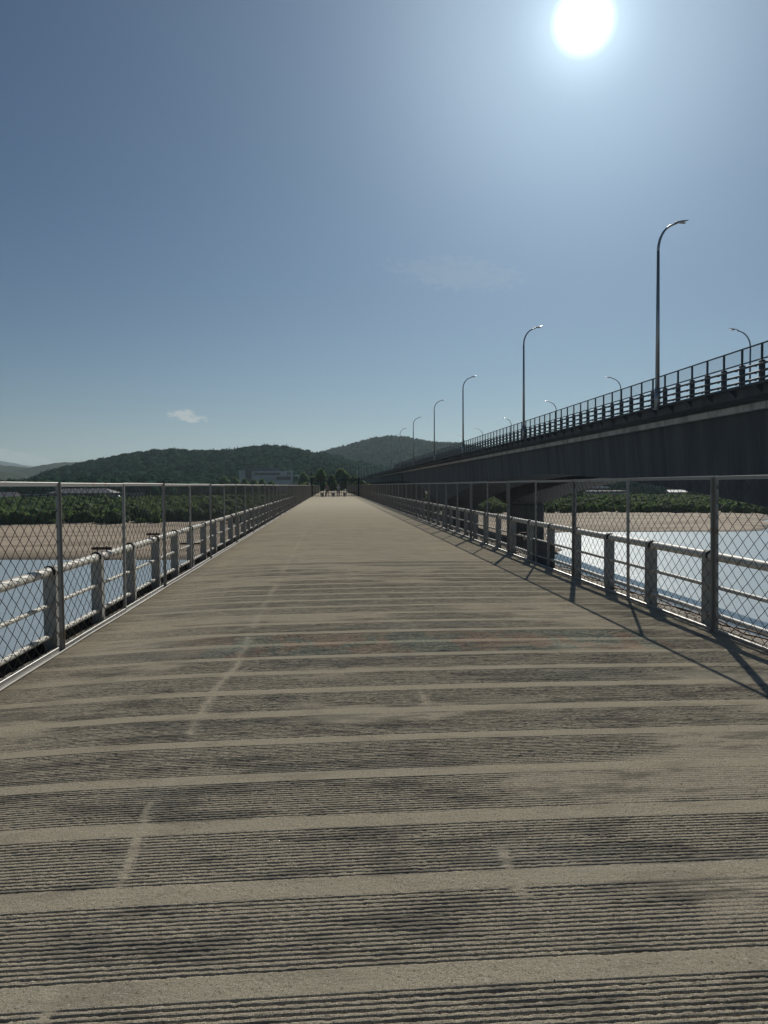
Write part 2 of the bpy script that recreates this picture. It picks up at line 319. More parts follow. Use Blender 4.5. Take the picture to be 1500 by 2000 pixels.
def ground_material():
    m = bpy.data.materials.new("sand_and_grass"); m.use_nodes = True; nt = m.node_tree; b = nt.nodes['Principled BSDF']
    N = nt.nodes.new; L = nt.links.new; geo = N('ShaderNodeNewGeometry'); sp = N('ShaderNodeSeparateXYZ'); L(geo.outputs['Position'], sp.inputs[0])
    def NZ(s, st, d=6):
        mp = N('ShaderNodeMapping'); mp.inputs['Scale'].default_value = st; L(geo.outputs['Position'], mp.inputs[0])
        n = N('ShaderNodeTexNoise'); n.inputs['Scale'].default_value = s; n.inputs['Detail'].default_value = d; L(mp.outputs[0], n.inputs['Vector']); return n.outputs[0]
    def RG(v, a, bb, c=0.0, dd=1.0):
        n = N('ShaderNodeMapRange'); n.interpolation_type = 'SMOOTHSTEP'; L(v, n.inputs[0])
        for i, x in enumerate((a, bb, c, dd)): n.inputs[i+1].default_value = x
        return n.outputs[0]
    def MIX(f, a, bb):
        n = N('ShaderNodeMix'); n.data_type = 'RGBA'; L(f, n.inputs[0])
        for i, v in ((6, a), (7, bb)):
            if isinstance(v, tuple): n.inputs[i].default_value = (*v, 1)
            else: L(v, n.inputs[i])
        return n.outputs[2]
    sand = MIX(RG(NZ(0.16, (0.25, 1, 1)), 0.38, 0.62), (0.30, 0.235, 0.165), (0.48, 0.385, 0.28))
    sand = MIX(RG(NZ(0.9, (0.12, 1, 1)), 0.55, 0.75, 0, 0.35), sand, (0.42, 0.36, 0.28))
    sand = MIX(RG(sp.outputs[2], -8.15, -8.4), sand, (0.085, 0.068, 0.048))      # wet margin
    grass = MIX(RG(NZ(0.3, (1, 1, 1)), 0.4, 0.6), (0.035, 0.055, 0.02), (0.07, 0.09, 0.035))
    col = MIX(RG(sp.outputs[2], -7.2, -6.95), sand, grass)
    L(col, b.inputs['Base Color']); b.inputs['Roughness'].default_value = 0.9; b.inputs['Specular IOR Level'].default_value = 0.2
    bp = N('ShaderNodeBump'); bp.inputs['Distance'].default_value = 0.25; L(NZ(1.2, (0.5, 1, 1)), bp.inputs['Height']); L(bp.outputs[0], b.inputs['Normal'])
    return m
M_ground = ground_material()

# ------------------------------------------------------------------ ground, water and hills
WATER = -8.4
sY, cY = math.sin(YAW), math.cos(YAW)
def at_d(px, depth):                 # plan position seen along a bearing at a given distance ahead
    lat = (px-750)/1500*depth
    return np.array([sY*depth + cY*lat, cY*depth - sY*lat])
def ridge(pxs, ys, depth, sub):       # bearing (as tangent) -> ridge height in metres at that distance
    t = (np.array(pxs)-750)/1500
    z = EYE + (948 - 0.0063*(np.array(pxs)-646) - np.array(ys))/1500*depth - sub
    return lambda tt: np.interp(tt, t, z)
HILL_D, HILL2_D, HILL3_D = 850.0, 1550.0, 2300.0
r1 = ridge([-500, -200, 20, 60, 100, 170, 250, 300, 345, 400, 450, 500, 540, 580, 620, 660, 700, 760, 900, 1200], [965, 962, 956, 938, 922, 905, 890, 883, 881, 885, 881, 875, 873, 879, 889, 897, 905, 915, 940, 965], HILL_D, 6.0)
r2 = ridge([400, 520, 600, 640, 680, 720, 760, 790, 820, 848, 880, 905, 1000, 1100, 1300, 1600], [950, 920, 896, 886, 876, 865, 857, 859, 865, 870, 870, 873, 890, 905, 925, 940], HILL2_D, 7)
def height(X, Y):
    dep = X*sY + Y*cY; lat = X*cY - Y*sY; t = lat/np.maximum(dep, 30)
    n = fbm(X/23+5, Y/23+3, 4)-0.47; n2 = fbm(X/90+1, Y/60+8, 3)-0.45
    S = 105 + 51*sstep(29, 45, X+8*n) + 130*sstep(86, 165, X+25*n) + 16*n2*sstep(35, 60, X)
    u = dep - S + 3.5*n + 6*n2*0
    h = np.where(u < 0, WATER + np.maximum(u*0.10, -1.5), WATER + 0.30*(1-np.exp(-np.maximum(u, 0)/6)) + 0.0065*np.maximum(u, 0) + 0.28*(n+0.1)*sstep(0, 15, u))
    V = 188 + 52*sstep(20, 60, X)
    h = h + 0.55*sstep(0, 40, dep-V) + 0.9*sstep(60, 150, dep-V)*(1+n)
    # embankment that carries the road beyond the old bridge
    e = sstep(205, 216, Y)*sstep(-15, -7, X)*(1-sstep(8.5, 15, X)) ; h = np.maximum(h, h*(1-e) + e*(-0.35))
    f = sstep(430, HILL_D, dep)
    h = h + np.maximum(r1(t)+1.0+5*(fbm(X/140, Y/140, 3)-0.45)*f*(1-sstep(700, 850, dep)), 0)*(f**1.25)*(1-sstep(HILL_D, HILL_D+330, dep))
    g = sstep(900, HILL2_D, dep)
    h = h + np.maximum(r2(t)+1.0+26*(fbm(X/260+3, Y/260, 3)-0.45)*g*(1-sstep(1350, 1550, dep)), 0)*(g**1.1)*(1-sstep(HILL2_D, HILL2_D+700, dep))
    return h
def axis(segs):
    out = []
    for a, b, s in segs: out.append(np.arange(a, b, s))
    out.append([segs[-1][1]]); return np.concatenate(out)
gx = axis([(-6000, -2000, 400), (-2000, -900, 60), (-900, -220, 14), (-220, 240, 2.5), (240, 1000, 14), (1000, 2200, 60), (2200, 6000, 400)])
gy = axis([(-3000, -300, 300), (-300, 60, 30), (60, 300, 2.2), (300, 1000, 11), (1000, 2400, 30), (2400, 7600, 400)])
GX, GY = np.meshgrid(gx, gy); GZ = height(GX, GY)
g_o = link("ground", np_mesh("ground", np.stack([GX, GY, GZ], -1).reshape(-1, 3), grid_faces(len(gx), len(gy)), M_ground, True)); tag(g_o, kind='structure')
wv = [(-3000, -1500, WATER), (3000, -1500, WATER), (3000, 400, WATER), (-3000, 400, WATER)]
tag(link("river_water", np_mesh("river_water", wv, [(0, 1, 2, 3)], M_water)), kind='structure')

def far_ridge(name, pxs, ys, depth, m, rough, nstep=260, d0=0.75):
    t = (np.array(pxs)-750)/1500; z = EYE + (948 - 0.0063*(np.array(pxs)-646) - np.array(ys))/1500*depth
    tt = np.linspace(t[0], t[-1], nstep); rows = []; zs = np.interp(tt, t, z)
    k = 30
    for i in range(k+14):
        u = i/k; dep = depth*(d0 + (1-d0)*u) if u <= 1 else depth*(1+(u-1)*0.6)
        hh = (zs+8)*(math.sin(min(u, 1)*math.pi/2)**1.2 if u <= 1 else max(0, 1-(u-1)*2.2)) - 8
        lat = tt*depth; X = sY*dep+cY*lat; Y = cY*dep-sY*lat
        hh = hh + rough*(fbm(X/35, Y/35, 4)-0.47)*min(1, u*3) + rough*0.25*(fbm(X/9, Y/9, 2)-0.37)
        rows.append(np.stack([X, Y, hh], -1))
    V = np.concatenate(rows)
    o = link(name, np_mesh(name, V, grid_faces(nstep, k+14), m, False)); tag(o, kind='structure'); return o
far_ridge("hills", [-200, -60, 0, 30, 60, 85, 105, 130, 160, 200, 260, 340, 420], [905, 902, 909, 911, 914, 918, 913, 906, 903, 903, 912, 930, 960], 2300, M_farhill, 9)
far_ridge("hills", [-260, -100, -30, 0, 25, 45, 60, 90], [915, 914, 919, 922, 925, 931, 940, 962], 1500, M_farhill, 10, 160)
far_ridge("mountains", [-500, -250, -120, -40, 0, 45, 90, 140, 200], [905, 892, 888, 893, 899, 908, 915, 925, 945], 6200, M_mount, 18, 120, 0.85)

# ------------------------------------------------------------------ woods (crowns made of a lumpy core and many leaf clumps)
import bmesh
def ico(sub):
    bm = bmesh.new(); bmesh.ops.create_icosphere(bm, subdivisions=sub, radius=1); v = np.array([tuple(p.co) for p in bm.verts]); f = np.array([[q.index for q in p.verts] for p in bm.faces]); bm.free(); return v, f
I1, F1 = ico(2); I0, F0 = ico(1)
def scatter_crowns(P, rad, asp, cards, csize, core='hi', conifer=None):
    """P (n,3) crown centres, rad (n,), asp vertical stretch -> V, F(tri)"""
    iv, ff = (I1, F1) if core == 'hi' else (I0, F0)
    n = len(P); k = len(iv); V = np.repeat(iv[None], n, 0)
    V = V*(0.88+0.26*rng.random((n, k, 1)))
    if conifer is not None:
        c = conifer[:, None]; zz = V[:, :, 2]; taper = np.where(c, np.clip(0.62-0.52*zz, 0.08, 1), 1.0); V[:, :, 0] *= taper; V[:, :, 1] *= taper
    A = asp if hasattr(asp, '__len__') else np.full(n, asp)
    V = V*np.stack([rad, rad, rad*A], -1)[:, None]*0.93 + P[:, None]
    F = (ff[None] + (np.arange(n)*k)[:, None, None]).reshape(-1, 3); V = V.reshape(-1, 3)
    if cards:
        m = n*cards; dr = rng.normal(size=(m, 3)); dr /= np.linalg.norm(dr, axis=1)[:, None]; dr[:, 2] = np.where(dr[:, 2] < -0.3, -dr[:, 2], dr[:, 2])
        r = np.repeat(rad, cards); a = np.repeat(A, cards); cc = np.repeat(P, cards, 0)
        tp = 1.0
        if conifer is not None: tp = np.where(np.repeat(conifer, cards), np.clip(0.62-0.52*dr[:, 2], 0.08, 1), 1.0)
        C = cc + dr*np.stack([r*tp, r*tp, r*a], -1)*(0.72+0.42*rng.random((m, 1)))
        nn = dr + 0.7*rng.normal(size=(m, 3)); nn /= np.linalg.norm(nn, axis=1)[:, None]
        u = np.cross(nn, rng.normal(size=(m, 3))); u /= np.linalg.norm(u, axis=1)[:, None]; w = np.cross(nn, u)
        s = csize*(0.5+rng.random((m, 1))); K = len(V)
        V = np.concatenate([V, np.stack([C-u*s-w*s*0.5, C+u*s-w*s*0.6, C+w*s], 1).reshape(-1, 3)])
        F = np.concatenate([F, K+np.arange(m*3).reshape(-1, 3)])
    return V, F
def wood(name, label_kind, n_try, dep0, dep1, px0, px1, keep, rad, asp, cards, csize, material, con=0.0, core='hi', lift=0.45):
    t = rng.random(n_try); dep = np.sqrt(dep0**2 + (dep1**2-dep0**2)*t); px = px0+(px1-px0)*rng.random(n_try); lat = (px-750)/1500*dep
    X = sY*dep+cY*lat; Y = cY*dep-sY*lat; Z = height(X, Y); k = keep(X, Y, Z, dep, px); X, Y, Z = X[k], Y[k], Z[k]
    r = rad*(0.5+0.95*rng.random(len(X))); c = rng.random(len(X)) < con
    A = np.where(c, asp*1.9, asp*(0.85+0.3*rng.random(len(X)))); P = np.stack([X, Y, Z + r*A*lift*1.3], -1)
    V, F = scatter_crowns(P, r, A, cards, csize, core, c if con else None)
    o = link(name, np_mesh(name, V, F, material)); tag(o, *label_kind, kind='stuff'); return o
def hall_clear(X, Y): return ~((np.abs(X+0.05*(Y-500)+44) < 27) & (Y > 390) & (Y < 545))
wood("hillside_forest", ('dark green forest covering the long near hill', 'forest'), 8600, 440, 900, -60, 760,
     lambda X, Y, Z, d, p: (Z > -4.0) & hall_clear(X, Y) & (r1((p-750)/1500) > 2) & ~((X > 8) & (X < 64) & (Y < 640)), 4.3, 0.95, 34, 0.75, M_forest, con=0.0)
wood("ridge_forest", ('row of pointed conifers along the crest of the near hill', 'forest'), 700, 800, 880, 340, 640,
     lambda X, Y, Z, d, p: rng.random(len(X)) < 0.8, 1.7, 1.5, 14, 0.4, M_forest, con=0.8)
wood("mountain_forest", ('hazy forest on the rounded hill behind the road bridge', 'forest'), 12500, 950, 1600, 440, 1080,
     lambda X, Y, Z, d, p: (Z > 3), 5.2, 0.95, 10, 1.2, M_forest, con=0.0, core='lo')
# willow thickets on the sandbank
def thick(X, Y, Z, d, p):
    n = fbm(X/16+40, Y/9+3, 3)
    return (n > 0.33) & ~((X > -7) & (X < 8.5) & (Y > 196))  & ~((X > 17) & (X < 39) & (Y < 200))
wood("willow_thicket", ('dense green willow scrub along the left sandbank', 'scrub'), 3600, 190, 330, -260, 760, thick, 1.75, 0.85, 60, 0.36, M_willow)
wood("willow_thicket", ('pale green willow scrub on the far right sandbank', 'scrub'), 3000, 243, 380, 760, 1640, thick, 1.45, 0.9, 55, 0.34, M_willow)
wood("woodland", ('dark belt of trees behind the buildings across the river', 'trees'), 2200, 400, 520, -300, 330, lambda X, Y, Z, d, p: X < -30, 4.2, 1.05, 26, 1.0, M_forest)
wood("woodland", ('dark belt of trees beyond the far right bank', 'trees'), 1500, 460, 600, 960, 1600, lambda X, Y, Z, d, p: X > 60, 4.4, 1.1, 22, 1.1, M_forest)

def make_tree(name, x, y, h, w, label, pointed=0.0, group=None, cat='tree', m=None):
    z = float(height(np.array([x]), np.array([y]))[0]); t = empty(name, (x, y, z)); tag(t, label, cat, group)
    b = MB(); b.tube([(0, 0, -0.3), (0.1, 0, h*0.35), (0, 0.1, h*0.75), (0, 0, h*0.92)], [0.05*w+0.08, 0.04*w+0.05, 0.08, 0.03], 7)
    for i in range(6):
        a = i*1.3+x; q = h*(0.3+0.08*i); b.tube([(0, 0, q), (math.cos(a)*w*0.3, math.sin(a)*w*0.3, q+h*0.12)], [0.07, 0.02], 5)
    b.build("trunk", M_bark, t)
    n = 22; P = []; rr = []
    for i in range(n):
        u = (i+0.5)/n; zz = h*(0.22+0.74*u); prof = math.sin(min(1, (1-u)*1.6+0.12)*math.pi/2)*(1-pointed*u)
        a = i*2.4+y; rad = w*0.30*prof*random.uniform(0.5, 1.1); P.append((math.cos(a)*rad, math.sin(a)*rad, zz)); rr.append(w*0.26*prof+0.25)
    V, F = scatter_crowns(np.array(P), np.array(rr), 1.15, 60, 0.34)
    link("crown", np_mesh("crown", V, F, m or M_leaf), t); return t

# ------------------------------------------------------------------ the old bridge deck
XL, XR = -2.78, 4.20
def crown(X): return -0.0035*((X-1.0)**2 - 1.0) - 0.035*sstep(1.2, 2.85, -X)
def deck_h(X, Y):
    wob = 0.005*(vnoise(X*1.1, Y*5)-0.5)
    ph = np.mod((Y-2.43+wob)/0.592, 1.0); dd = np.abs(ph-0.5)
    field = 1-sstep(0.388, 0.400, dd)
    fill = np.exp(-((X+0.90-0.10*(vnoise(Y*0.7+3, X*0)-0.5)-0.03*(vnoise(Y*6+3, X*0)-0.5))/0.035)**2)*sstep(0.35, 0.6, vnoise(Y*1.9+5, X*0)+0.05) + np.exp(-((X-0.72-0.12*(vnoise(Y*0.8+9, X*0)-0.5))/0.04)**2)*sstep(0.6, 0.85, vnoise(Y*1.3+1, X*0))
    patch = sstep(0.27, 0.43, fbm(X*0.75+3, Y*1.5+7, 4))
    depth = (0.0095*patch + 0.0018)*(1-np.minimum(fill, 1))
    depth = depth*(1-0.6*sstep(-0.9, -2.3, X))*(1-0.25*sstep(5, 12, Y))
    wave = (Y + 0.0010*(fbm(X*2, Y*3, 2)-0.37) + 0.0008*(fbm(X*80, Y*60, 2)-0.37))/0.0272; fr = np.abs(np.mod(wave, 1.0)-0.5)*2
    gw = 0.35 + 0.38*(fbm(X*80, Y*120, 3)-0.44) + 0.35*(fbm(X*3, Y*37, 2)-0.37)
    groove = sstep(1-gw, 1-gw*0.45, fr)
    h = crown(X) - field*depth*groove
    h = h - field*0.0030*np.maximum(fbm(X*50+2, Y*60, 3)-0.45, 0)*4*patch
    h = h + 0.0022*(fbm(X*55, Y*70, 2)-0.37) + 0.003*(fbm(X*0.7, Y*0.8, 2)-0.4)
    return h
def deck_patch(y0, y1, x0, x1, dx, dy):
    xs = np.linspace(x0, x1, int((x1-x0)/dx)+1); ys = np.linspace(y0, y1, max(2, int((y1-y0)/dy)+1)); GX_, GY_ = np.meshgrid(xs, ys)
    Z = deck_h(GX_, GY_) if dy < 0.03 else crown(GX_)-0.002
    return np.stack([GX_, GY_, Z], -1).reshape(-1, 3), grid_faces(len(xs), len(ys))
Vs, Fs, off = [], [], 0
for a in ((1.6, 4.4, -2.9, 4.3, 0.011, 0.0036), (4.4, 8.5, -2.9, 4.3, 0.02, 0.005), (8.5, 16.1, -2.9, 4.3, 0.04, 0.0068), (16.1, 214, -2.9, 4.3, 0.3, 0.6), (-8, 1.6, -2.9, 4.3, 0.3, 0.5)):
    v, f = deck_patch(*a); Vs.append(v); Fs.append(f+off); off += len(v)
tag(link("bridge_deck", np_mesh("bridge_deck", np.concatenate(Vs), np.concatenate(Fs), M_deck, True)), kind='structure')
b = MB(); b.prism([(-2.9, -0.122), (-3.22, -0.13), (-3.22, -0.5), (-2.4, -0.62), (-2.0, -1.7), (3.4, -1.7), (3.8, -0.62), (4.68, -0.5), (4.68, -0.085), (4.3, -0.075)], -8, 214)
ob = b.build("bridge_slab", M_ledge); tag(ob, kind='structure')
for i, y in enumerate((-25+10, 25, 65, 105, 145, 185)):
    b = MB(); b.box(-1.6, 3.0, y-0.9, y+0.9, -10.5, -1.72, 0.2); b.box(-2.3, 3.7, y-1.1, y+1.1, -2.3, -1.71, 0.05); tag(b.build("bridge_pier", M_bconc), kind='structure')

# ------------------------------------------------------------------ railings
def rail_post_mesh():
    b = MB(); w, dp = 0.066, 0.052
    prof = [(-w, -0.30), (w, -0.30), (w, 0.80)] + [(w*math.cos(a), 0.80+w*math.sin(a)) for a in np.linspace(0.3, math.pi-0.3, 7)] + [(-w, 0.80)]
    b.prism(prof, -dp, dp); return b.mesh("post", M_conc)
ME_post = rail_post_mesh()
def strap_mesh():
    b = MB(); n = 18; v = []; f = []
    for i, (yy, r) in enumerate(((-0.072, 0.052), (-0.072, 0.068), (-0.052, 0.071), (-0.052, 0.052))):
        for k in range(n): a = math.pi*(-0.12+1.24*k/(n-1)); v.append((r*math.cos(a), yy, 0.80+r*math.sin(a)))
    for i in range(4):
        for k in range(n-1): j = (i+1) % 4; f.append((i*n+k, i*n+k+1, j*n+k+1, j*n+k))
    b.add(v, f); return b.mesh("strap", M_black)
ME_strap = strap_mesh()
def railing(x, z, y0, n, sp, label, ylo, yhi):
    t = empty("railing", (x, y0, z)); tag(t, label, 'railing')
    for k in range(n):
        p = inst("post", ME_post, t, (random.uniform(-0.006, 0.006), k*sp, random.uniform(-0.006, 0.004)), (0, 0, random.uniform(-0.03, 0.03)))
        if k < 24: inst("strap", ME_strap, p)
    for nm, zz, r in (("top_pipe", 0.800, 0.050), ("middle_pipe", 0.455, 0.024), ("lower_pipe", 0.135, 0.030)):
        b = MB(); pts = [(0.004*math.sin(i*1.7), ylo-y0+i*(yhi-ylo)/60, zz+0.004*math.sin(i*2.3)) for i in range(61)]
        b.tube(pts, r, 14); b.build(nm, M_pipe, t, smooth=True)
    return t
RL, RR = XL-0.14, XR+0.17
GATE = 112.0
railing(RL, -0.08, 8.22-1.6*3, 68, 1.6, 'concrete post railing with flaking silver pipes along the left edge of the deck', 2.6, GATE-0.2)
railing(RR, -0.04, 8.60-1.6*3, 68, 1.6, 'concrete post railing with grey pipes along the right edge beside the road bridge', 3.2, GATE-0.2)
railing(RL, -0.08, GATE+0.6, 56, 1.6, 'left railing continuing beyond the black gate', GATE+0.1, 202)
railing(RR, -0.04, GATE+0.6, 56, 1.6, 'right railing continuing beyond the black gate', GATE+0.1, 202)

# ------------------------------------------------------------------ mesh fences
FH, FP = 1.72, 2.45
def wire_mesh():
    W, H0, H1 = FP-0.05, 0.045, FH-0.045; dw, dh = 0.205, 0.16; b = MB(); r = 0.0037; sl = dh/dw
    for fam in (1, -1):
        c = -W*sl if fam == 1 else 0.0
        cmax = (H1-H0) if fam == 1 else (H1-H0)+W*sl
        c = math.ceil(c/dh)*dh + 0.03
        while c < cmax:
            u0, u1 = 0.0, W
            # v = fam*sl*u + c  inside 0..H
            ua = (0-c)/(fam*sl); ub = ((H1-H0)-c)/(fam*sl); u0 = max(u0, min(ua, ub)); u1 = min(u1, max(ua, ub))
            if u1-u0 > 0.01:
                us = [u0]; k = math.ceil(u0/(dw/4))
                while k*dw/4 < u1: us.append(k*dw/4); k += 1
                us.append(u1); pts = []
                for u in us:
                    q = (u/(dw/2)); ph = math.cos(q*math.pi + (0 if fam == 1 else 1.2)); off = 0.0045*math.sin(q*2*math.pi)*fam
                    pts.append((0.0022*ph*fam, u+0.025+off*0.6, H0+fam*sl*u+c-off))
                b.tube(pts, r, 3, cap=False)
            c += dh
    return b.mesh("wire_mesh", M_wire)
ME_wire = wire_mesh()
def angle(b, x0, y0, z0, z1, w=0.042, t=0.006, s=1):
    b.box(x0, x0+t*s if s > 0 else x0, y0, y0+w, z0, z1) if s > 0 else b.box(x0-t, x0, y0, y0+w, z0, z1)
    b.box(min(x0, x0+s*w*0.8), max(x0, x0+s*w*0.8), y0, y0+t, z0-0.0, z1-0.001)
def fpost(double, s):
    b = MB()
    if double: angle(b, 0, 0.006, 0, FH-0.02, s=s); b.box(0.002, 0.030, -0.044, -0.006, 0, FH-0.02); b.box(-0.002, 0.044, -0.006, 0.004, 0.0, FH+0.004)
    else: b.box(-0.014, 0.020, -0.016, 0.016, 0, FH-0.02)
    return b.mesh("post", M_galv)
ME_fp = {(d_, s_): fpost(d_, s_) for d_ in (True, False) for s_ in (1, -1)}
def mesh_fence(x, z, y0, n, first_double, label, s):
    t = empty("mesh_fence", (x, y0, z)); tag(t, label, 'fence')
    for k in range(n+1):
        dbl = (k % 2 == 0) == first_double
        inst("post", ME_fp[(dbl, s)], t, (0, k*FP, 0), (random.uniform(-0.006, 0.006) if k != 13 else 0.035, random.uniform(-0.008, 0.008), 0))
        if k < n:
            inst("wire_mesh", ME_wire, t, (0.002*s, k*FP, 0))
    for nm, z0, z1, w in (("top_rail", FH-0.040, FH, 0.03), ("bottom_rail", 0.0, 0.045, 0.032)):
        b = MB()
        for k in range(n):
            dz = random.uniform(-0.004, 0.004); dx = random.uniform(-0.004, 0.004)
            b.box(-0.5*w+dx, 0.5*w+dx, k*FP+0.003, (k+1)*FP-0.003, z0+dz, z1+dz, 0.003)
            if nm == "bottom_rail": b.box((-0.5*w+dx), (0.5*w+dx)+0.02, k*FP+0.003, (k+1)*FP-0.003, z0+dz-0.012, z0+dz-0.002)
        b.build(nm, M_galv, t)
    return t
nL = int((GATE-7.93)/FP)
mesh_fence(XL, -0.075, 8.06-FP*3, nL+4, False, 'galvanised diamond mesh fence along the left side of the deck', 1)
mesh_fence(XR, -0.045, 8.14-FP*3, nL+4, False, 'galvanised diamond mesh fence along the right side casting shadow on the deck', -1)
mesh_fence(XL, -0.085, GATE+1.0, 36, True, 'left mesh fence continuing beyond the black gate', 1)
mesh_fence(XR, -0.045, GATE+1.0, 36, True, 'right mesh fence continuing beyond the black gate', -1)

# conduit, cables and a black strip for the shade along the edges
def line_thing(name, pts, r, m, label, cat, n=8):
    b = MB(); b.tube(pts, r, n); o = b.build(name, m, smooth=True); tag(o, label, cat); return o
line_thing("conduit", [(XL+0.055+0.006*math.sin(y*1.3), y, crown(XL)+0.016+0.002*math.sin(y*3)) for y in np.arange(3.0, 40, 0.4)], 0.0095, M_white, 'thin white conduit lying on the deck at the foot of the left fence', 'conduit')
line_thing("conduit", [(XL-0.10+0.01*math.sin(y*0.9), y, -0.112+0.004*math.sin(y*2)) for y in np.arange(3.0, 60, 0.4)], 0.011, M_white, 'white conduit between the left fence and the left railing', 'conduit')
b = MB(); b.box(RL-0.15, RL-0.08, 2.5, 111, -0.13, 0.01, 0.01); tag(b.build("shade_strip", M_black), 'black strip standing in for the shaded gap outside the left railing', 'shade strip')  # black box added for the deep shade below the lower pipe
for k, (ph, lab) in enumerate(((0.0, 'dark cable sagging under the lower pipe of the right railing'), (2.1, 'second slack brown cable lying on the right ledge beyond the fence'))):
    line_thing("cable", [(RR+0.10+0.05*math.sin(y*0.8+ph), y, -0.045+0.05*abs(math.sin(y*1.96+ph))) for y in np.arange(4.0, 70, 0.25)], 0.010, M_rust, lab, 'cable', 6)
# grit and fallen debris on the right ledge and chips on the deck
def chips(n, xf, yf, s0, s1, zf):
    V = []; F = []
    for i in range(n):
        x, y = xf(), yf(); s = random.uniform(s0, s1); a = random.random()*6.28; c, e = math.cos(a)*s, math.sin(a)*s; z = zf(x, y)
        k = len(V); h = s*random.uniform(0.25, 0.8); q = random.uniform(0.5, 1)
        V += [(x+c, y+e, z), (x-e*q, y+c*q, z+0.2*h), (x-c, y-e, z), (x+e*q, y-c*q, z+0.1*h), (x+c*0.2, y+e*0.2, z+h)]
        F += [(k, k+1, k+4), (k+1, k+2, k+4), (k+2, k+3, k+4), (k+3, k, k+4)]
    return V, F
V, F = chips(2600, lambda: random.uniform(RR-0.16, RR+0.26), lambda: 4+66*random.random()**1.5, 0.006, 0.035, lambda x, y: -0.085)
tag(link("rubble", np_mesh("rubble", V, F, M_ledge)), 'grit and concrete crumbs on the right ledge behind the fence', 'rubble', kind='stuff')
def dz(x, y): return float(crown(x)) + 0.001
def chx():
    return random.uniform(-2.4, 4.0) if random.random() < 0.25 else min(4.0, max(-2.5, random.gauss(1.9, 1.0)))
V, F = chips(1900, chx, lambda: 1.9+9*random.random()**1.3, 0.0015, 0.0048, dz)
tag(link("gravel", np_mesh("gravel", V, F, M_chip)), 'pale stone chips scattered over the deck', 'gravel', kind='stuff')

def clamp_thing(x, y, z, s, label):
    t = empty("steel_clamp", (x, y, z)); tag(t, label, 'clamp')
    b = MB(); b.box(-0.16*s, 0.16*s, -0.03, 0.03, 0.052, 0.085, 0.004); b.build("plate", M_rust, t)
    b = MB()
    for q in (-0.06, 0.06): b.tube([(q, 0, 0.10), (q, 0, -0.09)], 0.008, 6)
    b.box(-0.09, 0.09, -0.02, 0.02, -0.085, -0.065); b.build("bolts", M_rust, t); return t
clamp_thing(RL-0.10, 10.35, 0.72, 0.8, 'dark bolted clamp on the top pipe of the left railing, nearest one')
clamp_thing(RL-0.10, 13.3, 0.72, 0.7, 'dark bolted clamp on the left top pipe, farther one')
t_ = clamp_thing(RL-0.02, 16.3, 0.33, 1.3, 'large rusty bracket on the middle pipe of the left railing')
clamp_thing(RR+0.02, 17.2, 0.42, 1.2, 'dark bracket on the middle pipe of the right railing')
b = MB(); b.box(RR-0.03, RR+0.05, 14.9, 16.3, -0.09, 0.42, 0.01); tag(b.build("concrete_slab", M_bconc), 'stained concrete panel filling one gap in the right railing', 'slab')

# ------------------------------------------------------------------ gate, bollards, people at the far end of the deck
gt = empty("iron_gate", (0, GATE, -0.06)); tag(gt, 'black iron bar gate with two leaves closing the far end of the deck', 'gate')
GX0, GX1, GM = XL+0.03, XR-0.08, 0.62
for x in (GX0, GX1):
    b = MB(); b.box(x-0.14, x+0.14, -0.14, 0.14, 0, 2.70, 0.01); b.box(x-0.17, x+0.17, -0.17, 0.17, 2.701, 2.78, 0.02); b.build("gate_post", M_iron, gt)
for a, c in ((GX0+0.13, GM-0.02), (GM+0.02, GX1-0.13)):
    lf = MB()
    for z in (0.10, 0.55, 2.40): lf.box(a+0.051, c-0.051, -0.024, 0.024, z, z+0.07)
    lf.box(a, a+0.05, -0.025, 0.025, 0.06, 2.95); lf.box(c-0.05, c, -0.025, 0.025, 0.06, 2.95)
    leaf = lf.build("gate_leaf", M_iron, gt)
    bars = MB(); n = 14
    for k in range(1, n):
        x = a+(c-a)*k/n; hh = 2.90 + 0.06*math.sin(math.pi*k/n); bars.box(x-0.034, x+0.034, -0.02, 0.02, 0.08, hh); bars.tube([(x, 0, hh+0.001), (x, 0, hh+0.16)], [0.045, 0.004], 6)
    bars.build("bars", M_iron, leaf)
cp = empty("camera_pole", (GX0-0.28, GATE+0.3, -0.06)); tag(cp, 'thin pole with a black camera beside the left gate post', 'camera pole')
b = MB(); b.tube([(0, 0, 0), (0, 0, 3.85)], 0.035, 8); b.box(-0.05, 0.20, -0.03, 0.03, 3.55, 3.60); b.build("pole", M_lamp, cp)
b = MB(); b.lathe([(0.0, 0.0), (0.09, 0.03), (0.14, 0.12), (0.14, 0.20), (0.08, 0.26), (0.0, 0.27)], (0.22, 0, 3.28), 12); b.box(0.15, 0.29, -0.12, 0.10, 3.10, 3.27, 0.02); b.build("camera_head", M_black, cp, smooth=True)
for k, (x, lab) in enumerate(((-1.17, 'round stone ball bollard left of the person in pink'), (0.40, 'round stone ball bollard between the two people at the gate'), (2.03, 'round stone ball bollard right of the person in white'))):
    t = empty("ball_bollard", (x, GATE-1.3, float(crown(x)))); tag(t, lab, 'bollard', 'stone balls before the gate')
    b = MB(); b.lathe([(0.0, 0.0), (0.20, 0.0), (0.21, 0.06), (0.15, 0.12), (0.13, 0.16), (0.0, 0.16)], (0, 0, 0), 16); b.build("base", M_stone, t)
    b = MB(); b.lathe([(0.24*math.sin(a), 0.36-0.24*math.cos(a)) for a in np.linspace(0.02, math.pi-0.02, 12)], (0, 0, 0), 20); b.build("ball", M_stone, t, smooth=True)

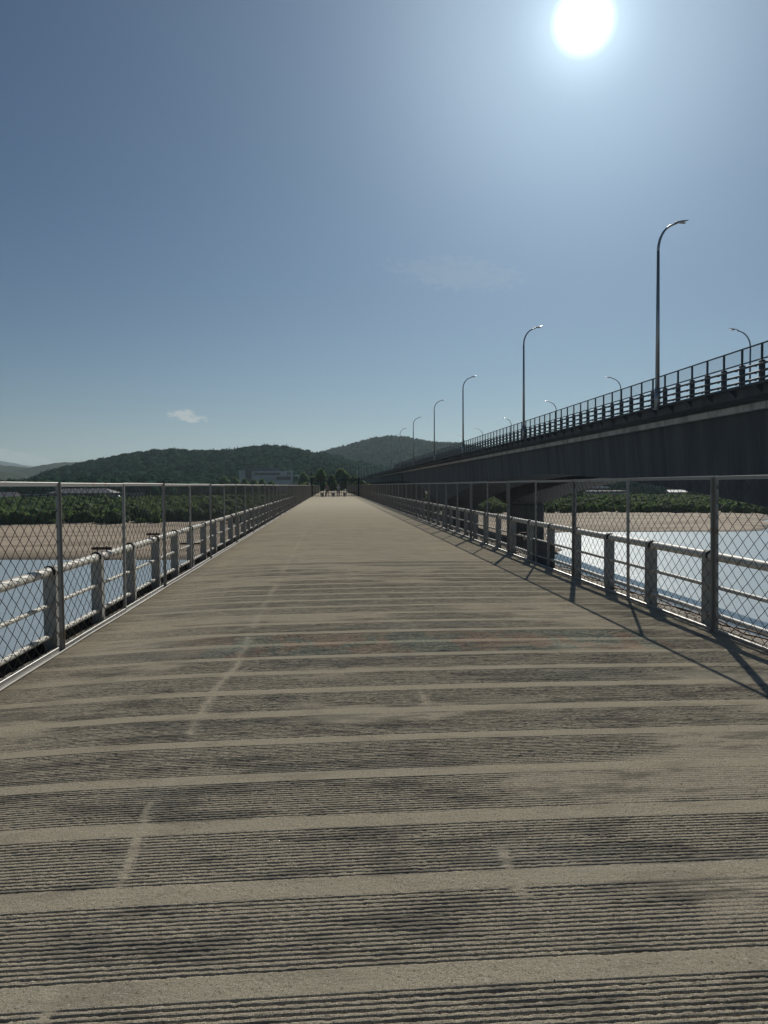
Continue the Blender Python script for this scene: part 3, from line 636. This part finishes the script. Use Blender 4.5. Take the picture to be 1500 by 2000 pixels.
def skin_obj(name, verts, edges, radii, m, parent, root=0, sub=2):
    me = bpy.data.meshes.new(name); me.from_pydata(verts, edges, []); me.materials.append(m); o = bpy.data.objects.new(name, me); COL.objects.link(o); o.parent = parent
    md = o.modifiers.new("skin", 'SKIN'); md.use_smooth_shade = True
    for i, r in enumerate(radii): sv = me.skin_vertices[0].data[i]; sv.radius = (r, r) if not hasattr(r, '__len__') else r; sv.use_root = (i == root)
    ss = o.modifiers.new("sub", 'SUBSURF'); ss.levels = sub; ss.render_levels = sub
    return o
def person(x, y, rz, label, shirt, trous, arms, legs, cap=None):
    """arms/legs: joint positions, seen from behind; facing +Y"""
    t = empty("person", (x, y, float(crown(x))), rz); tag(t, label, 'person')
    V = [(0, 0, 0.95), (0, 0, 1.12), (0, 0.01, 1.30), (0, 0, 1.43), (0, 0.01, 1.50), (0, 0.02, 1.58), (0, 0.02, 1.66)]
    rad = [(0.15, 0.11), (0.14, 0.10), (0.17, 0.11), (0.12, 0.08), 0.055, 0.085, 0.075]; E = [(i, i+1) for i in range(6)]
    for s, (el, wr, hd) in zip((-1, 1), arms):
        k = len(V); V += [(s*0.17, 0, 1.40), el, wr, hd]; rad += [0.058, 0.042, 0.028, 0.034]; E += [(3, k), (k, k+1), (k+1, k+2), (k+2, k+3)]
        for q in range(5):      # fingers
            dv = Vector(hd)-Vector(wr); dv.normalize(); side = Vector((0.018*(q-2), 0, 0)); m_ = len(V)
            p1 = Vector(hd)+dv*0.045+side; p2 = p1+dv*(0.03 if q else 0.015)+Vector((0, 0.01, 0)); V += [tuple(p1), tuple(p2)]; rad += [0.010, 0.008]; E += [(k+3, m_), (m_, m_+1)]
    for s, (hp, kn, an, toe) in zip((-1, 1), legs):
        k = len(V); V += [hp, kn, an, toe]; rad += [0.090, 0.062, 0.042, 0.036]; E += [(0, k), (k, k+1), (k+1, k+2), (k+2, k+3)]
    skin_obj("body", V, E, rad, M_skin, t)
    # shirt
    V = [(0, 0, 0.93), (0, 0, 1.12), (0, 0.01, 1.30), (0, 0, 1.44)]; rad = [(0.175, 0.13), (0.165, 0.125), (0.195, 0.13), (0.12, 0.09)]; E = [(0, 1), (1, 2), (2, 3)]
    for s, (el, wr, hd) in zip((-1, 1), arms):
        k = len(V); mid_ = tuple(Vector(el)*0.45+Vector(wr)*0.55); V += [(s*0.175, 0, 1.41), el, mid_]; rad += [0.075, 0.062, 0.050]; E += [(3, k), (k, k+1), (k+1, k+2)]
    skin_obj("shirt", V, E, rad, shirt, t)
    V = [(0, 0, 0.97)]; rad = [(0.172, 0.125)]; E = []
    for s, (hp, kn, an, toe) in zip((-1, 1), legs):
        k = len(V); V += [hp, kn, (an[0], an[1], an[2]+0.02)]; rad += [0.115, 0.080, 0.062]; E += [(0, k), (k, k+1), (k+1, k+2)]
    skin_obj("trousers", V, E, rad, trous, t)
    for s, (hp, kn, an, toe) in zip((-1, 1), legs):
        b = MB(); b.tube([(an[0], an[1]-0.07, 0.035), (an[0], an[1], 0.05), (toe[0], toe[1], 0.035), (toe[0]*1.02, toe[1]+0.04, 0.03)], [0.035, 0.052, 0.046, 0.02], 8); b.build("shoe", M_black, t, smooth=True)
    hb = MB(); hb.lathe([(0.001, 0.145), (0.06, 0.135), (0.096, 0.09), (0.104, 0.03), (0.098, -0.03), (0.07, -0.07), (0.0, -0.075)], (0, 0, 1.62), 16); hb.build("hair" if cap is None else "cap", cap or M_hair, t, smooth=True)
    if cap is not None: bb = MB(); bb.lathe([(0.104, 0.0), (0.15, -0.012), (0.15, -0.018), (0.10, -0.01)], (0, 0.03, 1.66), 16); bb.build("brim", cap, t)
    fb = MB()
    for s in (-1, 1): fb.lathe([(0.011*math.sin(a), 0.011*math.cos(a)) for a in np.linspace(0.01, 3.13, 6)], (s*0.032, 0.096, 1.635), 8)
    fb.tube([(0, 0.095, 1.63), (0, 0.122, 1.595), (0, 0.10, 1.585)], [0.008, 0.014, 0.006], 6); fb.tube([(-0.022, 0.095, 1.555), (0, 0.102, 1.552), (0.022, 0.095, 1.555)], 0.005, 5); fb.build("face", M_hair, t)
    for s in (-1, 1): eb = MB(); eb.lathe([(0.018*math.sin(a), 0.03*math.cos(a)) for a in np.linspace(0.01, 3.13, 6)], (s*0.092, 0.01, 1.605), 8); eb.build("ear", M_skin, t)
    return t
person(-0.46, GATE-1.7, 0.0, 'person in a pink shirt and black trousers seen from behind at the gate', M_pink, M_dark,
       [((-0.30, -0.06, 1.18), (-0.17, 0.08, 1.04), (-0.13, 0.13, 1.00)), ((0.31, -0.02, 1.17), (0.33, 0.06, 0.94), (0.33, 0.09, 0.86))],
       [((-0.10, 0, 0.90), (-0.17, 0.02, 0.50), (-0.24, -0.02, 0.10), (-0.32, 0.12, 0.04)), ((0.10, 0, 0.90), (0.11, 0.03, 0.50), (0.12, 0, 0.10), (0.15, 0.15, 0.04))])
person(1.13, GATE-1.9, 0.0, 'person in a white shirt, cap and grey trousers raising both hands to the face', M_wshirt, M_gtrous,
       [((-0.31, 0.10, 1.22), (-0.12, 0.26, 1.42), (-0.08, 0.25, 1.50)), ((0.31, 0.10, 1.22), (0.12, 0.26, 1.42), (0.08, 0.25, 1.50))],
       [((-0.10, 0, 0.90), (-0.11, 0.03, 0.50), (-0.11, 0, 0.10), (-0.14, 0.15, 0.04)), ((0.10, 0, 0.90), (0.13, 0.02, 0.50), (0.16, -0.03, 0.10), (0.20, 0.12, 0.04))], cap=M_wshirt)

# ------------------------------------------------------------------ the road bridge
BX0, BX1 = 17.6, 38.6
JOINT, P1, P0 = 203.0, 132.0, 13.0
def soffit(y):
    if y <= JOINT:
        a = (y-72.5) if y <= P1 else (59.5 - (y-P1)*59.5/71.0)
        return 2.5 - 0.00125*a*a
    return 2.7
rb = empty("road_bridge", (28, 74, -8.4)); tag(rb, 'long grey concrete road bridge with haunched girders and tall lamps on the right', 'bridge')
def part(b, name, m, parent=rb, smooth=False):
    o = b.build(name, m, parent, smooth); o.location = (-28, -74, 8.4); return o
ylast = 520.0
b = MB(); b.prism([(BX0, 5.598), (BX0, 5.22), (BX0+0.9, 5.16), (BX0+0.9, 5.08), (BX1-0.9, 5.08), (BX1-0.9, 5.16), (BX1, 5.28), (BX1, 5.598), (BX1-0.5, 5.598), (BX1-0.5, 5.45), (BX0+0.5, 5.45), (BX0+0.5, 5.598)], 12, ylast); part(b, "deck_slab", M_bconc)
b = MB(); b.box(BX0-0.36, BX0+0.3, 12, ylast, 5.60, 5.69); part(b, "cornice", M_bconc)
strip = MB(); y = 14.0
while y < 330:
    strip.box(BX0+0.86+random.uniform(-0.004, 0.004), BX0+1.15, y, y+2.46, 4.78, 5.075); y += 2.5
part(strip, "edge_beam", M_strip)
br = MB(); br.prism([(BX0-0.34, 5.598), (BX0-0.30, 5.53), (BX0-0.002, 5.25), (BX0-0.002, 5.598)], 0, 0.09)
ME_br = br.mesh("bracket", M_bconc)
for k in range(86): inst("bracket", ME_br, rb, (-28, 14+2.04*k-74, 8.4))
for gx0, gx1 in ((BX0+1.3, BX0+8.2), (BX1-8.2, BX1-1.3)):
    ys = list(np.arange(12, JOINT-1, 2.0)) + [JOINT-0.8]; v = []; f = []
    for yy in ys:
        z = soffit(yy); v += [(gx0, yy, 5.079), (gx0+0.25, yy, z), (gx1-0.25, yy, z), (gx1, yy, 5.079)]
    for i in range(len(ys)-1):
        for k in range(4): j = (k+1) % 4; f.append((i*4+k, i*4+j, i*4+4+j, i*4+4+k))
    f += [(0, 1, 2, 3), tuple(len(v)-4+k for k in (3, 2, 1, 0))]
    bb = MB(); bb.add(v, f); part(bb, "box_girder", M_bconc)
    bb = MB(); bb.box(gx0+0.3, gx1-0.3, JOINT+1.2, ylast, 2.75, 5.079); part(bb, "approach_girder", M_bconc)
    for py in (P0, P1):
        bb = MB(); bb.box(gx0+0.5, gx1-0.4, py-1.3, py+1.3, -12, soffit(py)-0.002, 0.25); part(bb, "pier", M_bconc)
    for py in (JOINT, 248, 293, 338, 383, 428, 473, 512):
        bb = MB(); bb.box(gx0+0.15, gx1-0.15, py-1.0, py+1.0, 1.6, 2.60 if py > JOINT else 2.2, 0.05); bb.box(gx0+1.2, gx1-1.2, py-0.7, py+0.7, -12, 1.599, 0.1)
        if py == JOINT: bb.box(gx0-0.12, gx1+0.1, py-0.6, py+1.1, 2.605, 4.95, 0.02)
        part(bb, "pier", M_bconc)
# barrier along the near edge
br0 = 28.5; NB = 121
ba = empty("bridge_barrier", (BX0-0.21, br0, 5.69)); tag(ba, 'dark steel barrier with netted screens along the near edge of the road bridge', 'barrier')
b = MB(); b.box(-0.095, 0.095, -0.10, 0.10, 0, 0.86, 0.02); b.box(-0.04, 0.03, -0.04, 0.04, 0.861, 1.50); ME_bp = b.mesh("post", M_barr)
b = MB(); b.box(-0.012, -0.006, 0.06, 1.44, 0.93, 1.53); ME_sc = b.mesh("screen", M_screen)
for k in range(NB):
    if k < 100: inst("post", ME_bp, ba, (0, k*1.5, 0)); inst("screen", ME_sc, ba, (0, k*1.5, 0))
b = MB()
for k in range(100, NB):
    b.box(-0.13, 0.13, k*1.5-0.1, k*1.5+0.1, 0, 0.86); b.box(-0.05, 0.03, k*1.5-0.045, k*1.5+0.045, 0.861, 1.56)
o = b.build("posts", M_barr, ba); o['kind'] = 'stuff'
for z, r in ((0.12, 0.045), (0.40, 0.045), (0.69, 0.045)):
    b = MB(); b.box(-0.165, -0.097, -1, NB*1.5, z-r, z+r, 0.02)
    for k in range(NB): b.box(-0.18, -0.09, k*1.5+0.2, k*1.5+0.26, z-r-0.03, z-r+0.01)
    b.build("rail", M_barr, ba)
b = MB(); b.box(-0.035, 0.015, -1, NB*1.5, 0.88, 0.93); b.box(-0.04, 0.02, -1, NB*1.5, 1.50, 1.55); b.build("screen_frame", M_barr, ba)
b = MB(); b.box(-0.1, 0.15, NB*1.5+1, 330, 0, 0.55, 0.02); b.build("parapet", M_bconc, ba)

# ------------------------------------------------------------------ street lamps
def lamp_meshes(hgt):
    b = MB(); b.tube([(0, 0, 0), (0, 0, 1.1)], [0.155, 0.15], 12); b.tube([(0, 0, 1.1), (0, 0, hgt-1.9)], [0.115, 0.075], 12)
    b.box(-0.16, 0.16, -0.16, 0.16, -0.02, 0.04); pole = b.mesh("pole", M_lamp, True)
    b = MB(); pts = []; rr = []
    for i in range(15):
        a = i/14*1.22; pts.append((1.25*(1-math.cos(a)), 0, hgt-1.9+1.55*math.sin(a)/math.sin(1.22)*0.92)); rr.append(0.075-0.02*i/14)
    pts.append((1.25*(1-math.cos(1.22))+0.35, 0, hgt-0.32)); rr.append(0.05); b.tube(pts, rr, 10); arm = b.mesh("arm", M_lamp, True)
    b = MB(); x0 = pts[-1][0]-0.15; z0 = pts[-1][2]-0.02; v = []; f = []; secs = [(0, 0.05, 0.05), (0.12, 0.10, 0.07), (0.35, 0.17, 0.075), (0.62, 0.16, 0.055), (0.82, 0.09, 0.035), (0.90, 0.02, 0.015)]; n = 12
    for (xx, w, hh) in secs:
        for k in range(n): a = 2*math.pi*k/n; v.append((x0+xx, w*math.cos(a), z0+xx*0.26+hh*(math.sin(a) if math.sin(a) > 0 else 0.45*math.sin(a))))
    for i in range(len(secs)-1):
        for k in range(n): j = (k+1) % n; f.append((i*n+k, i*n+j, i*n+n+j, i*n+n+k))
    f += [tuple(range(n)), tuple((len(secs)-1)*n+k for k in range(n))]; b.add(v, f); head = b.mesh("lamp_head", M_lamp, True)
    b = MB(); b.prism([(x0+0.22, -0.09), (x0+0.62, -0.09), (x0+0.70, 0.0), (x0+0.62, 0.09), (x0+0.22, 0.09)], z0+0.045, z0+0.09, 'z'); lens = b.mesh("lens", M_roofw)
    return pole, arm, head, lens
ME_l = lamp_meshes(10.15)
def street_lamp(x, y, z, rz, label, group):
    t = empty("street_lamp", (x, y, z), rz); tag(t, label, 'street lamp', group)
    inst("pole", ME_l[0], t); inst("arm", ME_l[1], t); h = inst("lamp_head", ME_l[2], t); inst("lens", ME_l[3], h)
ordn = ['nearest', 'second', 'third', 'fourth', 'fifth', 'sixth', 'seventh', 'eighth']
for k in range(7):
    y = [39.6, 67.7, 99.1, 126.8, 159.1, 189.7, 215.4][k]
    lab = 'grey street lamp on the near side of the road bridge, nearest and tallest' if k == 0 else f'grey street lamp on the near side of the road bridge, {ordn[k]} from the camera'
    street_lamp(BX0-0.36, y, 5.70 if k else 5.5, 0.25, lab, 'street lamps on the near side of the road bridge')
for k in range(7):
    y = [68.2, 99.6, 128.7, 161.3, 192.0, 219.0, 249.0][k]
    lab = 'street lamp on the far side of the road bridge, nearest one at the right edge' if k == 0 else f'street lamp on the far side of the road bridge, {ordn[k]} from the camera'
    street_lamp(BX1-0.2, y, 5.74, math.pi-0.25, lab, 'street lamps on the far side of the road bridge')
pole_px = [698, 704, 709, 715, 722, 729, 739, 751]
b = MB(); b.tube([(0, 0, 0), (0, 0, 16.5)], [0.16, 0.10], 6); b.box(-0.9, 0.9, -0.1, 0.1, 16.45, 16.6); ME_fl = b.mesh("light_pole", M_roofw)
for k, px in enumerate(pole_px):
    x, y = at_d(px, 560 + 6*(8-k)); z = float(height(np.array([x]), np.array([y]))[0])
    o = inst("light_pole", ME_fl, None, (x, y, z - 0.3), (0, 0, 0), (1, 1, (17.0-z)/16.5)); tag(o, f'thin pale light pole before the wooded hill, {["leftmost","second from left","third from left","fourth from left","fourth from right","third from right","second from right","rightmost"][k]}', 'light pole', 'thin pale poles beyond the bridge end')

# ------------------------------------------------------------------ buildings
def Z_at(x, y): return float(height(np.array([x]), np.array([y]))[0])
def block(parent, name, m, x0, x1, y0, y1, z0, z1): b = MB(); b.box(x0, x1, y0, y1, z0, z1); return b.build(name, m, parent)
def bld(name, px0, px1, depth, label, cat='building'):
    a = at_d(px0, depth); c = at_d(px1, depth); x, y = (a+c)/2; w = float(np.linalg.norm(c-a)); t = empty(name, (x, y, -5.2), -YAW); tag(t, label, cat); return t, w
def yz(py, depth): return EYE + (948-py)/1500*depth + 5.2     # height above the building's base for a picture row
D = 385.0
# low hall with hipped roof and white columns
t, w = bld("riverside_hall", 97, 218, D, 'long pale hall with hipped roof and a window gallery on the left far bank')
block(t, "wall", M_wall2, -w/2, w/2, 0, 12, -2, yz(960, D))
b = MB(); e = 1.2; zt, zb = yz(951, D), yz(960, D); b.add([(-w/2-e, -e, zb), (w/2+e, -e, zb), (w/2+e, 12+e, zb), (-w/2-e, 12+e, zb), (-w/2+5, 6, zt), (w/2-5, 6, zt)], [(0, 1, 5, 4), (1, 2, 5), (2, 3, 4, 5), (3, 0, 4), (3, 2, 1, 0)]); b.build("roof", M_roofg, t)
for k in range(9):
    x = -w/2+9+k*(w-12)/9; block(t, "window", M_glass, x, x+1.5, -0.06, 0.05, yz(967, D), yz(961.5, D)); block(t, "column", M_wall1, x+1.62, x+1.95, -0.5, -0.15, yz(974, D), yz(960.3, D))
block(t, "balcony_band", M_roofw, -w/2+8.5, w/2-2.5, -0.35, -0.07, yz(969.5, D), yz(967.6, D))
t, w = bld("long_shed", 22, 93, D+14, 'long low shed with a white roof edge left of the pale hall')
block(t, "wall", M_wall2, -w/2, w/2, 0, 10, -2, yz(963.5, D)); block(t, "roof", M_roofw, -w/2-0.5, w/2+0.5, -0.6, 10.6, yz(963.4, D), yz(962, D))
for k in range(5): block(t, "window", M_glass, -w/2+1.5+k*3.4, -w/2+3.7+k*3.4, -0.05, 0.05, yz(970, D), yz(966, D))
t, w = bld("shed", -60, 24, D-4, 'grey shed with a bright white eave at the left edge of the view')
block(t, "wall", M_wall2, -w/2, w/2, 0, 10, -2, yz(967.5, D)); block(t, "eave", M_roofw, -w/2, w/2, -1.5, -0.01, yz(968, D), yz(966, D))
b = MB(); b.prism([(-1, yz(966, D)+0.01), (11, yz(966, D)+0.01), (5, yz(957, D))], -w/2, w/2, 'x'); b.build("roof", M_roofg, t)
t, w = bld("outbuilding", 219, 276, D+5, 'low grey outbuilding right of the pale hall')
block(t, "wall", M_wall1, -w/2, w/2, 0, 8, -2, yz(961.5, D)); block(t, "roof", M_roofg, -w/2-0.4, w/2+0.4, -0.4, 8.4, yz(961.4, D), yz(960.2, D))
for k in range(4): block(t, "window", M_glass, -w/2+1+k*3.4, -w/2+2.6+k*3.4, -0.05, 0.05, yz(968, D), yz(964, D))
# white van beside it
t, w = bld("van", 221, 237, D-12, 'small white van parked before the low outbuilding', 'van'); t.location.z = -4.6
b = MB(); b.prism([(-2.2, 0.45), (2.2, 0.45), (2.2, 1.15), (1.55, 1.30), (0.9, 2.0), (-2.1, 2.0), (-2.2, 1.2)], -0.9, 0.9); b.build("body", M_carw, t)
b = MB(); b.prism([(1.45, 1.32), (0.86, 1.92), (-1.9, 1.92), (-1.9, 1.32)], -0.905, 0.905); b.build("window", M_glass, t)
for sx in (-1.4, 1.4):
    for sy in (-0.8, 0.8): b = MB(); b.tube([(sx, sy-0.12, 0.36), (sx, sy+0.12, 0.36)], 0.36, 14); b.build("wheel", M_black, t)
# right bank
D2 = 430.0
t, w = bld("domed_hall", 1143, 1192, D2, 'building with a bright shallow curved white roof seen through the right fence')
block(t, "wall", M_wall1, -w/2+1, w/2-1, 0, 14, -2, yz(957, D2))
b = MB(); b.prism([(-w/2, yz(957, D2))] + [(w/2*math.cos(a), yz(957, D2)+0.01+1.5*math.sin(a)) for a in np.linspace(math.pi-0.001, 0.001, 13)], -1, 15); b.build("roof", M_roofw, t)
for k in range(4): block(t, "window", M_glass, -w/2+2+k*2.8, -w/2+4+k*2.8, -0.05, 0.05, yz(965, D2), yz(960, D2))
t, w = bld("market_building", 1152, 1222, D2-18, 'low building with white awnings and a blue board on the right far bank')
block(t, "wall", M_wall2, -w/2, w/2, 0, 9, -2, yz(963, D2)); block(t, "roof", M_roofg, -w/2-0.4, w/2+0.4, -0.4, 9.4, yz(962.9, D2), yz(961.6, D2))
block(t, "awning", M_roofw, 0, w/2-1.4, -2.4, -0.01, yz(967, D2), yz(965.8, D2)); block(t, "awning", M_roofw, -w/2-1, -2.5, -2.8, -0.01, yz(972, D2), yz(970.8, D2)); block(t, "board", M_bluep, -w/2+0.8, -w/2+4, -0.2, -0.05, yz(968.5, D2), yz(964, D2))
t, w = bld("white_house", 1308, 1341, D2, 'small white roofed house above the scrub at right')
block(t, "wall", M_wall1, -w/2, w/2, 0, 7, -2, yz(965.5, D2)); b = MB(); b.prism([(-0.6, yz(965.4, D2)), (7.6, yz(965.4, D2)), (3.5, yz(961, D2))], -w/2-0.5, w/2+0.5, 'x'); b.build("roof", M_roofw, t)
for k in range(3): block(t, "window", M_glass, -w/2+1+k*2.8, -w/2+2.4+k*2.8, -0.05, 0.05, yz(970, D2), yz(967, D2))
# museum-like block on the hill
D3 = 500.0
a = at_d(468, D3); c = at_d(570, D3); x, y = (a+c)/2; w = float(np.linalg.norm(c-a)); hz = EYE
t = empty("hillside_hall", (x, y, hz), 0.055); tag(t, 'large pale building with colonnade and curved roof on the wooded hillside', 'building')
def hy(py): return (948-py)/1500*D3
b = MB(); b.box(-w/2+5, w/2, 0, 22, -9, hy(919.5)); b.build("wall", M_hall, t)
b = MB(); b.box(-w/2+10, w/2-7.5, -0.25, -0.004, hy(927), hy(922.5)); b.build("window_band", M_glass, t)
b = MB(); b.box(w/2-10, w/2-0.6, -0.2, -0.004, hy(936.5), hy(930.5)); b.build("window_band", M_glass, t)
b = MB(); b.box(w/2-3.2, w/2-0.8, -0.2, -0.004, hy(926), hy(922)); b.build("window", M_glass, t)
b = MB(); b.prism([(-w/2+6, hy(919.4))] + [(-w/2+6+(w-13)*u, hy(919.3)+2.4*math.sin(math.pi*min(1, 0.12+u*0.86))**0.5) for u in np.linspace(0, 1, 14)] + [(w/2-6.5, hy(919.4))], 2, 20); b.build("roof", M_roofg, t)
for k in range(7):
    b = MB(); xx = -w/2+15.0+k*1.22; b.box(xx, xx+0.5, -0.7, -0.26, hy(937.5), hy(928.5)); b.build("column", M_roofw, t)
b = MB(); b.box(-w/2+4.2, -w/2+8, -0.8, 10, -9, hy(914.5)); b.build("tower", M_wall2, t)
for q in (0.5, 2.3): b = MB(); b.box(-w/2+4.2+q, -w/2+5.2+q, -0.95, -0.81, hy(933), hy(916)); b.build("window", M_glass, t)
b = MB(); b.box(-w/2, -w/2+4.1, 2, 12, -9, hy(917)); b.build("wing", M_hall, t)
b = MB(); b.box(w/2+0.01, w/2+0.7, -3, 22, -9, hy(917)); b.build("fin_wall", M_hall, t)
b = MB(); b.box(w/2+1.2, w/2+5.2, -2, -1, hy(929.6), hy(928)); b.box(w/2+4.3, w/2+5.2, -2, -1, hy(946), hy(929.7)); b.build("portal_frame", M_hall, t)
b = MB()
for k in range(16): b.box(w/2-1+k*0.3, w/2+5.5+k*0.35, -16+k*0.9, -15.1+k*0.9, -9, hy(947)-0.3+k*0.19)
tag(b.build("stairway", M_pave, None), 'broad pale steps climbing to the hillside building', 'steps'); bpy.data.objects["stairway"].location = (x, y, hz); bpy.data.objects["stairway"].rotation_euler = (0, 0, -YAW)

# ------------------------------------------------------------------ single trees
spec = [(628, 262, 7.3, 4.4, 0.35, 'pointed leafy tree behind the left leaf of the gate'), (648, 246, 5.0, 3.2, 0.3, 'slim green tree behind the middle of the gate'),
        (667, 285, 8.0, 6.0, 0.3, 'broad dark tree behind the right leaf of the gate'), (612, 300, 5.2, 5.0, 0.2, 'rounded tree just left of the gate post'),
        (690, 300, 5.0, 5.5, 0.2, 'dark tree between the gate and the road bridge'), (594, 350, 11.0, 6.5, 0.15, 'large round tree left of the camera pole'),
        (530, 400, 3.4, 5.5, 0.1, 'rounded tree below the middle of the hillside building'), (512, 405, 4.6, 5.5, 0.1, 'taller tree below the colonnade of the hillside building'),
        (497, 395, 4.2, 6.0, 0.1, 'low tree before the tower of the hillside building'), (478, 400, 4.6, 6.5, 0.15, 'tree below the left wing of the hillside building'),
        (458, 410, 5.6, 7.0, 0.1, 'wide tree left of the hillside building'), (438, 400, 6.0, 7.0, 0.1, 'wide tree second left of the hillside building'),
        (1112, 330, 9.5, 7.0, 0.2, 'tall dark tree between road bridge pier and white domed building'), (1128, 345, 10.0, 6.5, 0.2, 'tall tree just left of the white domed building')]
for px, dep, h, w_, pt, lab in spec:
    x, y = at_d(px, dep)
    if dep >= 390: # stands on the rising ground before the hall
        h = h + max(0.0, 0.5 - float(Z_at(x, y)))
    make_tree("tree", float(x), float(y), h, w_, lab, pt)

# ------------------------------------------------------------------ haze
hz_b = MB(); hz_b.box(-6500, 6500, -1200, 7900, -11.2, 330)
hm = bpy.data.materials.new("haze"); hm.use_nodes = True; nt = hm.node_tree; nt.nodes.clear()
pv = nt.nodes.new('ShaderNodeVolumePrincipled'); pv.inputs['Color'].default_value = (0.72, 0.88, 1.0, 1); pv.inputs['Density'].default_value = 0.00010; pv.inputs['Anisotropy'].default_value = 0.33
mo = nt.nodes.new('ShaderNodeOutputMaterial'); nt.links.new(pv.outputs[0], mo.inputs['Volume'])
ho = hz_b.build("haze", hm); tag(ho, kind='stuff')
